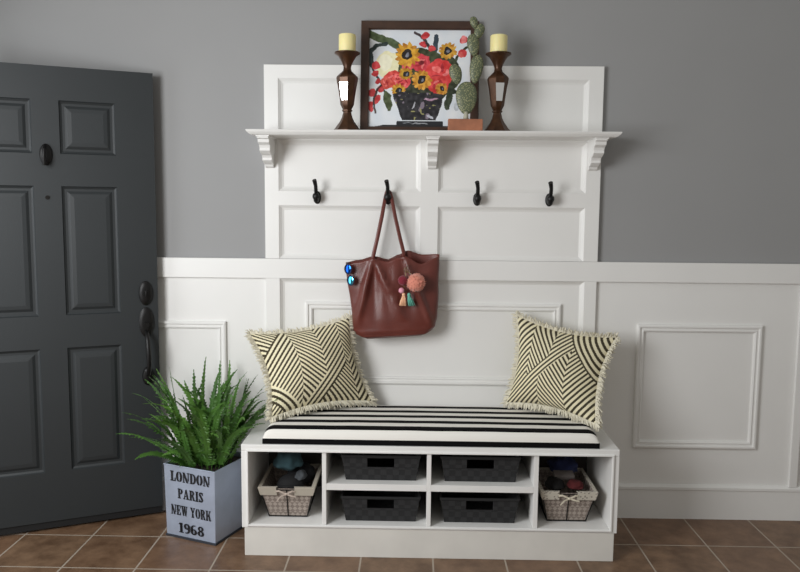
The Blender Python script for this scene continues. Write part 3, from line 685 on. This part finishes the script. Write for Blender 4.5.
# ------------------------------------------------------------------ candle holders and candles
BRONZE = mat('antique_brown_bronze', srgb(74, 47, 28), .36, metal=.5, noise_amt=.3, noise_scale=40)
MIRR = mat('mirror_glass', (.95, .95, .95, 1), .03, metal=1)
def candle_holder(label, loc, rz):
    r = thing('candle_holder', label, 'candle holder', loc, rz, 'candle holders on the shelf')
    O8 = 1/math.cos(PI/8)
    MB().lathe([(.064, 0), (.064, .004), (.060, .008), (.054, .012), (.046, .024), (.033, .042), (.024, .060), (.018, .082), (.018, .086)], 8, ph=PI/8).build('base', BRONZE, r, smooth=True, angle=25)
    MB().lathe([(.018, .086), (.023, .090), (.023, .094), (.019, .097), (.024, .106), (.030, .118), (.034, .150), (.040, .190), (.046, .220), (.048, .234), (.045, .242), (.028, .258), (.019, .266), (.018, .270)], 8, ph=PI/8).build('stem', BRONZE, r, smooth=True, angle=25)
    MB().lathe([(.018, .270), (.0165, .276), (.017, .284), (.022, .298), (.030, .314), (.041, .331), (.056, .341), (.056, .346), (.050, .347), (.044, .343), (.001, .342)], 40, cap=False).build('cup', BRONZE, r, smooth=True, angle=50)
    def fy(z): return -(.031+(.046-.031)*(z-.125)/.095)*math.cos(PI/8)-.003
    pts = []
    for o in (0, -.003): pts += [(-.013, fy(.135)+o, .135), (.013, fy(.135)+o, .135), (.019, fy(.212)+o, .212), (-.019, fy(.212)+o, .212)]
    MB().add(pts, [(0, 1, 2, 3), (4, 5, 6, 7), (0, 1, 5, 4), (1, 2, 6, 5), (2, 3, 7, 6), (3, 0, 4, 7)]).build('mirror_inset', MIRR, r)
    return r
WAX = mat('ivory_wax', srgb(240, 228, 164), .5); WAX.node_tree.nodes['Principled BSDF'].inputs['Subsurface Weight'].default_value = .2
WAX.node_tree.nodes['Principled BSDF'].inputs['Subsurface Radius'].default_value = (.02, .014, .006)
for (x, rz, la, lc) in ((-.302, -.27, 'brown bronze candle holder left of the painting', 'ivory pillar candle on the holder left of the painting'),
                        (.361, .10, 'brown bronze candle holder right of the cactus figurine', 'ivory pillar candle on the holder right of the cactus figurine')):
    candle_holder(la, (x, -.150, 1.814), rz).scale = (1, 1, .985)
    c = thing('pillar_candle', lc, 'candle', (x, -.150, 1.814+.342), 0, 'pillar candles on the shelf')
    MB().lathe([(.0365, 0), (.0375, .003), (.0375, .070), (.0355, .075), (.032, .074), (.012, .0705), (.0, .0702)], 36, cap=False).build('wax', WAX, c, smooth=True, angle=50)
    MB().tube([(0, 0, .069), (.001, 0, .078), (.002, .001, .082)], .0012, 6).build('wick', BLACKM, c)

# ------------------------------------------------------------------ cactus figurine
ca = thing('cactus_figurine', 'speckled green prickly pear cactus figurine on a small wooden block', 'figurine', (.219, -.185, 1.814))
MB().box(-.076, .074, -.026, .026, 0, .052, .002).build('wooden_block', mat('orange_brown_wood', srgb(156, 100, 72), .55, noise_amt=.18, noise_scale=25), ca)
def speckle_material():
    m = mat('speckled_green_glaze', srgb(104, 112, 84), .5); nt = m.node_tree; b = nt.nodes['Principled BSDF']
    tc = nt.nodes.new('ShaderNodeTexCoord'); v = nt.nodes.new('ShaderNodeTexVoronoi'); v.inputs['Scale'].default_value = 150; nt.links.new(tc.outputs['Object'], v.inputs['Vector'])
    nt.links.new(mixcol(nt, nmath(nt, 'LESS_THAN', v.outputs['Distance'], .38), srgb(86, 94, 70), srgb(142, 142, 104)), b.inputs['Base Color']); return m
SPK = speckle_material()
MB().tube([(.002, 0, .05), (.002, 0, .085)], [.012, .009], 12).build('stem', mat('pale_stem', srgb(170, 168, 150), .6), ca, smooth='all')
for x, y, z, rx, rz, lean in ((.003, 0, .143, .046, .071, 0), (-.045, .004, .246, .027, .044, -.25), (.043, .002, .268, .029, .062, .12), (.028, -.004, .368, .026, .048, -.12), (.052, .0, .426, .021, .034, .35), (.030, -.003, .462, .017, .027, -.3)):
    M_ = Matrix.Rotation(lean, 3, 'Y')
    MB().ell((x, y, z), (rx, .013, rz), 24, 16, M_, lambda d, q: Vector((q.x*(1+.18*d.z), q.y, q.z))).build('cactus_pad', SPK, ca, smooth='all')

# ------------------------------------------------------------------ fern in a metal planter
pr_ = math.atan2(-.102, .254)
fern = thing('potted_fern', 'bushy green fern in a square galvanised metal planter beside the bench', 'potted plant', (-.928, -.222, 0), pr_)
GALV = mat('galvanised_metal', srgb(172, 182, 200), .42, metal=.45, noise_amt=.10, noise_scale=9, bump=.1, bump_scale=60)
pl = MB(); wB, wT, hP = .132, .137, .33
def sq(w_, z): return [(-w_, -w_, z), (w_, -w_, z), (w_, w_, z), (-w_, w_, z)]
for lp in (sq(wB, 0), sq(wT, hP), sq(wT+.003, hP), sq(wT+.003, hP+.005), sq(wT-.004, hP+.005), sq(wT-.006, hP-.05)): pl.v += lp
for i in range(5):
    for j in range(4): pl.f.append((4*i+j, 4*i+(j+1) % 4, 4*i+4+(j+1) % 4, 4*i+4+j))
pl.f.append((3, 2, 1, 0)); planter = pl.build('planter', GALV, fern, bevel=.0025)
MB().box(-wT+.007, wT-.007, -wT+.007, wT-.007, .29, .312).build('soil', mat('dark_soil', srgb(40, 30, 22), .95, noise_amt=.4, noise_scale=60), fern)
MB().ring(-wB-.003, wB+.003, -wB-.003, wB+.003, [(0, .012), (.003, .012)], .0).v
bb = MB()
for s_ in (-1, 1):
    bb.box(-wB-.004, wB+.004, s_*(wB+.002)-.002, s_*(wB+.002)+.002, 0, .010); bb.box(s_*(wB+.002)-.002, s_*(wB+.002)+.002, -wB, wB, 0, .010)
bb.build('foot_rim', mat('dark_zinc', srgb(58, 62, 70), .6, metal=.4), fern)
# stencil lettering, slab serifs, thick and thin strokes
def arcpoly(mb, cx, cy, ro, so, ri, si, a0, a1, n=8):
    pts = [(cx+ro*math.cos(math.radians(a0+(a1-a0)*i/n)), cy+so*math.sin(math.radians(a0+(a1-a0)*i/n))) for i in range(n+1)]
    inn = [(cx+ri*math.cos(math.radians(a0+(a1-a0)*i/n)), cy+si*math.sin(math.radians(a0+(a1-a0)*i/n))) for i in range(n+1)]
    return [(pts[i], pts[i+1], inn[i+1], inn[i]) for i in range(n)]
def R_(x0, y0, x1, y1): return [((x0, y0), (x1, y0), (x1, y1), (x0, y1))]
def Q_(*p): return [tuple(p)]
def glyph(c):
    A = lambda *a, **k: arcpoly(None, *a, **k)
    if c == 'L': return .72, R_(.10, 0, .34, 1)+R_(0, 0, .44, .10)+R_(0, .9, .44, 1)+R_(.48, 0, .72, .10)+R_(.62, 0, .72, .36)
    if c == 'O': return .84, A(.38, .5, .38, .5, .12, .40, 97, 263)+A(.46, .5, .38, .5, .12, .40, -83, 83)
    if c == 'N': return .92, R_(.08, .0, .18, 1)+R_(0, 0, .28, .09)+Q_((.0, 1), (.26, 1), (.78, 0), (.56, 0))+R_(.74, .22, .84, 1)+R_(.64, .91, .92, 1)
    if c == 'D': return .84, R_(.08, 0, .32, 1)+R_(0, 0, .34, .09)+R_(0, .91, .34, 1)+A(.40, .5, .44, .5, .20, .40, -88, 88)
    if c == 'P': return .76, R_(.08, 0, .32, 1)+R_(0, 0, .42, .09)+R_(0, .91, .34, 1)+A(.38, .72, .38, .28, .14, .19, -88, 88)
    if c == 'A': return .90, Q_((.10, 0), (.19, 0), (.44, .86), (.40, 1))+Q_((.42, 1), (.54, 1), (.84, 0), (.58, 0))+R_(0, 0, .28, .09)+R_(.50, 0, .90, .09)+R_(.24, .28, .56, .37)
    if c == 'R': return .86, R_(.08, 0, .32, 1)+R_(0, 0, .36, .09)+R_(0, .91, .34, 1)+A(.38, .74, .36, .26, .13, .17, -88, 88)+Q_((.40, .50), (.58, .50), (.84, 0), (.60, 0))+R_(.56, 0, .88, .09)
    if c == 'I': return .44, R_(.10, 0, .34, 1)+R_(0, 0, .44, .09)+R_(0, .91, .44, 1)
    if c == 'S': return .66, A(.32, .74, .30, .26, .10, .16, 20, 190)+A(.34, .26, .31, .26, .10, .16, -160, 10)+Q_((.03, .72), (.24, .80), (.64, .30), (.44, .20))+R_(.54, .68, .62, .98)+R_(.02, .02, .10, .32)
    if c == 'E': return .74, R_(.08, 0, .32, 1)+R_(0, 0, .34, .09)+R_(0, .91, .34, 1)+R_(.38, 0, .72, .09)+R_(.38, .91, .72, 1)+R_(.62, 0, .72, .30)+R_(.62, .70, .72, 1)+R_(.38, .46, .54, .55)+R_(.48, .36, .55, .65)
    if c == 'W': return 1.16, Q_((.08, 1), (.32, 1), (.46, 0), (.34, 0))+Q_((.44, 0), (.50, 0), (.62, .9), (.55, .9))+Q_((.52, 1), (.74, 1), (.86, 0), (.76, 0))+Q_((.85, 0), (.91, 0), (1.08, 1), (1.0, 1))+R_(0, .91, .38, 1)+R_(.46, .91, .80, 1)+R_(.90, .91, 1.16, 1)
    if c == 'Y': return .86, Q_((.04, 1), (.30, 1), (.54, .46), (.34, .46))+Q_((.48, .50), (.56, .50), (.80, 1), (.70, 1))+R_(.32, 0, .55, .44)+R_(.22, 0, .65, .09)+R_(0, .91, .36, 1)+R_(.60, .91, .88, 1)
    if c == 'K': return .90, R_(.08, 0, .32, 1)+R_(0, 0, .38, .09)+R_(0, .91, .38, 1)+Q_((.36, .42), (.42, .38), (.80, .95), (.70, .95))+Q_((.46, .62), (.60, .74), (.88, 0), (.62, 0))+R_(.58, 0, .92, .09)+R_(.60, .91, .88, 1)
    if c == '1': return .46, R_(.12, 0, .36, 1)+R_(0, 0, .48, .09)+Q_((0, .80), (.12, .84), (.12, 1), (.0, .86))
    if c == '9': return .68, A(.34, .70, .34, .30, .10, .20, 0, 360, n=16)+A(.30, .36, .38, .36, .16, .26, -120, 30)+R_(.44, .40, .68, .70)
    if c == '6': return .68, A(.34, .30, .34, .30, .10, .20, 0, 360, n=16)+A(.38, .64, .38, .36, .16, .26, 60, 210)+R_(.0, .30, .24, .60)
    if c == '8': return .70, A(.35, .75, .30, .25, .10, .16, 0, 360, n=16)+A(.35, .28, .35, .28, .11, .18, 0, 360, n=16)
    return .36, []
LET = mat('black_stencil_paint', srgb(18, 18, 22), .7)
for text, zc, wd, hh in (('LONDON', .285, .212, .047), ('PARIS', .208, .136, .046), ('NEW YORK', .130, .214, .046), ('1968', .050, .134, .046)):
    lt = MB(); gl = [glyph(c) for c in text]; tot = sum(g_[0] for g_ in gl)+.10*(len(gl)-1); sx = wd/tot; x = -wd/2+.004
    for gw, shapes in gl:
        for qd in shapes+[tuple((px+.05, pz) for px, pz in q_) for q_ in shapes]:
            def P3(p, o):
                z = zc-hh/2+p[1]*hh; return (x+p[0]*sx, -(wB+(wT-wB)*z/hP)-.0004-o, z)
            m_ = len(qd); k = len(lt.v); lt.v += [P3(p, .0012+.0002*(len(lt.f) % 3)) for p in qd]; lt.f.append(tuple(range(k, k+m_)))
        x += (gw+.10)*sx
    lt.build('lettering', LET, planter)

LEAF = bpy.data.materials.new('fern_leaf'); LEAF.use_nodes = True
nt = LEAF.node_tree; b = nt.nodes['Principled BSDF']; b.inputs['Roughness'].default_value = .5
oi = nt.nodes.new('ShaderNodeObjectInfo'); nn = nt.nodes.new('ShaderNodeTexNoise'); nn.inputs['Scale'].default_value = 12
tc = nt.nodes.new('ShaderNodeTexCoord'); nt.links.new(tc.outputs['Object'], nn.inputs['Vector'])
nt.links.new(mixcol(nt, nmath(nt, 'MULTIPLY', nmath(nt, 'ADD', oi.outputs['Random'], nn.outputs['Fac']), .5), srgb(28, 68, 26), srgb(104, 150, 62)), b.inputs['Base Color'])
rnd = random.Random(21)
def frond(base, az, lean, L, curl, wmax):
    m = MB(); n = 26; p = Vector(base); d = Vector((math.cos(az)*math.sin(lean), math.sin(az)*math.sin(lean), math.cos(lean)))
    side = Vector((-math.sin(az), math.cos(az), 0)); tw = rnd.uniform(-.7, .7); pts = [p.copy()]; dirs = [d.copy()]
    drift = rnd.uniform(-2.2, 2.2)
    for i in range(n):
        t = i/n; bend = curl*(t**2.0)*3.0/n
        out = Vector((math.cos(az), math.sin(az), 0)); d = (d+out*bend*.7-Vector((0, 0, 1))*bend+side*drift*.05*t).normalized()
        p = p+d*L/n; pts.append(p.copy()); dirs.append(d.copy())
    m.tube(pts, [.0016*(1-.7*i/n) for i in range(n+1)], 4, cap=False)
    for i in range(3, n+1):
        t = i/n; w_ = wmax*math.sin(PI*min(1, (t**.65)))**.6*(1-.25*t)+.003
        sd = (side*math.cos(tw)+dirs[i].cross(side)*math.sin(tw)).normalized(); nrm = dirs[i].cross(sd)
        for s_ in (-1, 1):
            jl = w_*rnd.uniform(.7, 1.15); e = pts[i]+sd*s_*jl+dirs[i]*jl*.5-nrm*jl*rnd.uniform(-.1, .5); q = dirs[i]*L/n*.52
            mid = pts[i]+sd*s_*jl*.5+dirs[i]*jl*.15
            m.add([pts[i]-q*.9, mid-q, e, mid+q, pts[i]+q*.9], [(0, 1, 2, 3, 4)])
    return m
LIM = pr_
def place(az_world, lean, L, curl, wmax=.019, rb=.085):
    az = az_world-LIM
    r_ = rb*math.sqrt(rnd.random()); base = (r_*math.cos(az), r_*math.sin(az), .305)
    # keep every frond in front of the wall and clear of the bench top
    for k_ in range(12):
        m = frond(base, az, lean, L, curl, wmax); ca_, sa_ = math.cos(pr_), math.sin(pr_); ok = True
        for x, y, z in m.v:
            X, Y = -.928+x*ca_-y*sa_, -.222+x*sa_+y*ca_
            if Y > -.03 or (X > -.722 and z < .50) or (X < -1.16 and Y > (-.09+(X+1.192)*.459)) : ok = False; break
        if ok: m.build('frond', LEAF, fern); return
        lean *= .8; curl *= .8; base = (base[0]*.85, base[1]*.85, base[2])
for az_d, lean, L, curl in ((195, .90, .35, .6), (200, .60, .40, .7), (188, 1.1, .31, .5), (215, .8, .38, .8), (180, .68, .38, .6), (172, .45, .40, .5), (205, 1.0, .30, .7), (190, .35, .46, .6), (225, .55, .42, .8),
                            (240, .5, .40, 1.0), (260, .45, .36, 1.2), (280, .5, .36, 1.2), (300, .5, .38, 1.0), (320, .5, .40, .8), (335, .6, .38, .7), (345, .55, .46, .5), (352, .65, .44, .4), (0, .5, .48, .45), (10, .40, .48, .4),
                            (250, .8, .26, 1.0), (275, .75, .24, 1.0), (305, .8, .26, .9), (230, .9, .30, .8), (330, .35, .46, .6), (285, .25, .42, .9), (265, .2, .42, .9)):
    place(math.radians(az_d), lean, L, curl, .022)
for az_d, lean, L, curl in ((178, .34, .47, .22), (184, .22, .47, .2), (192, .30, .46, .25), (200, .38, .48, .35), (215, .26, .46, .3), (225, .18, .46, .3), (345, .25, .46, .3), (355, .34, .46, .3),
                            (5, .42, .46, .35), (0, .55, .46, .35), (350, .62, .44, .4), (90, .05, .45, .05), (60, .08, .46, .05), (120, .08, .47, .05), (300, .16, .46, .3)):
    place(math.radians(az_d), lean, L, curl, .022)
for i in range(59):
    az = rnd.uniform(0, 360); lean = abs(rnd.gauss(.34, .16)); L = rnd.uniform(.30, .46)
    toward = math.sin(math.radians(az))
    if toward > .1: lean = min(lean, .18)
    place(math.radians(az), lean, L, rnd.uniform(.4, 1.0) if toward < .1 else .1, .022, .11)
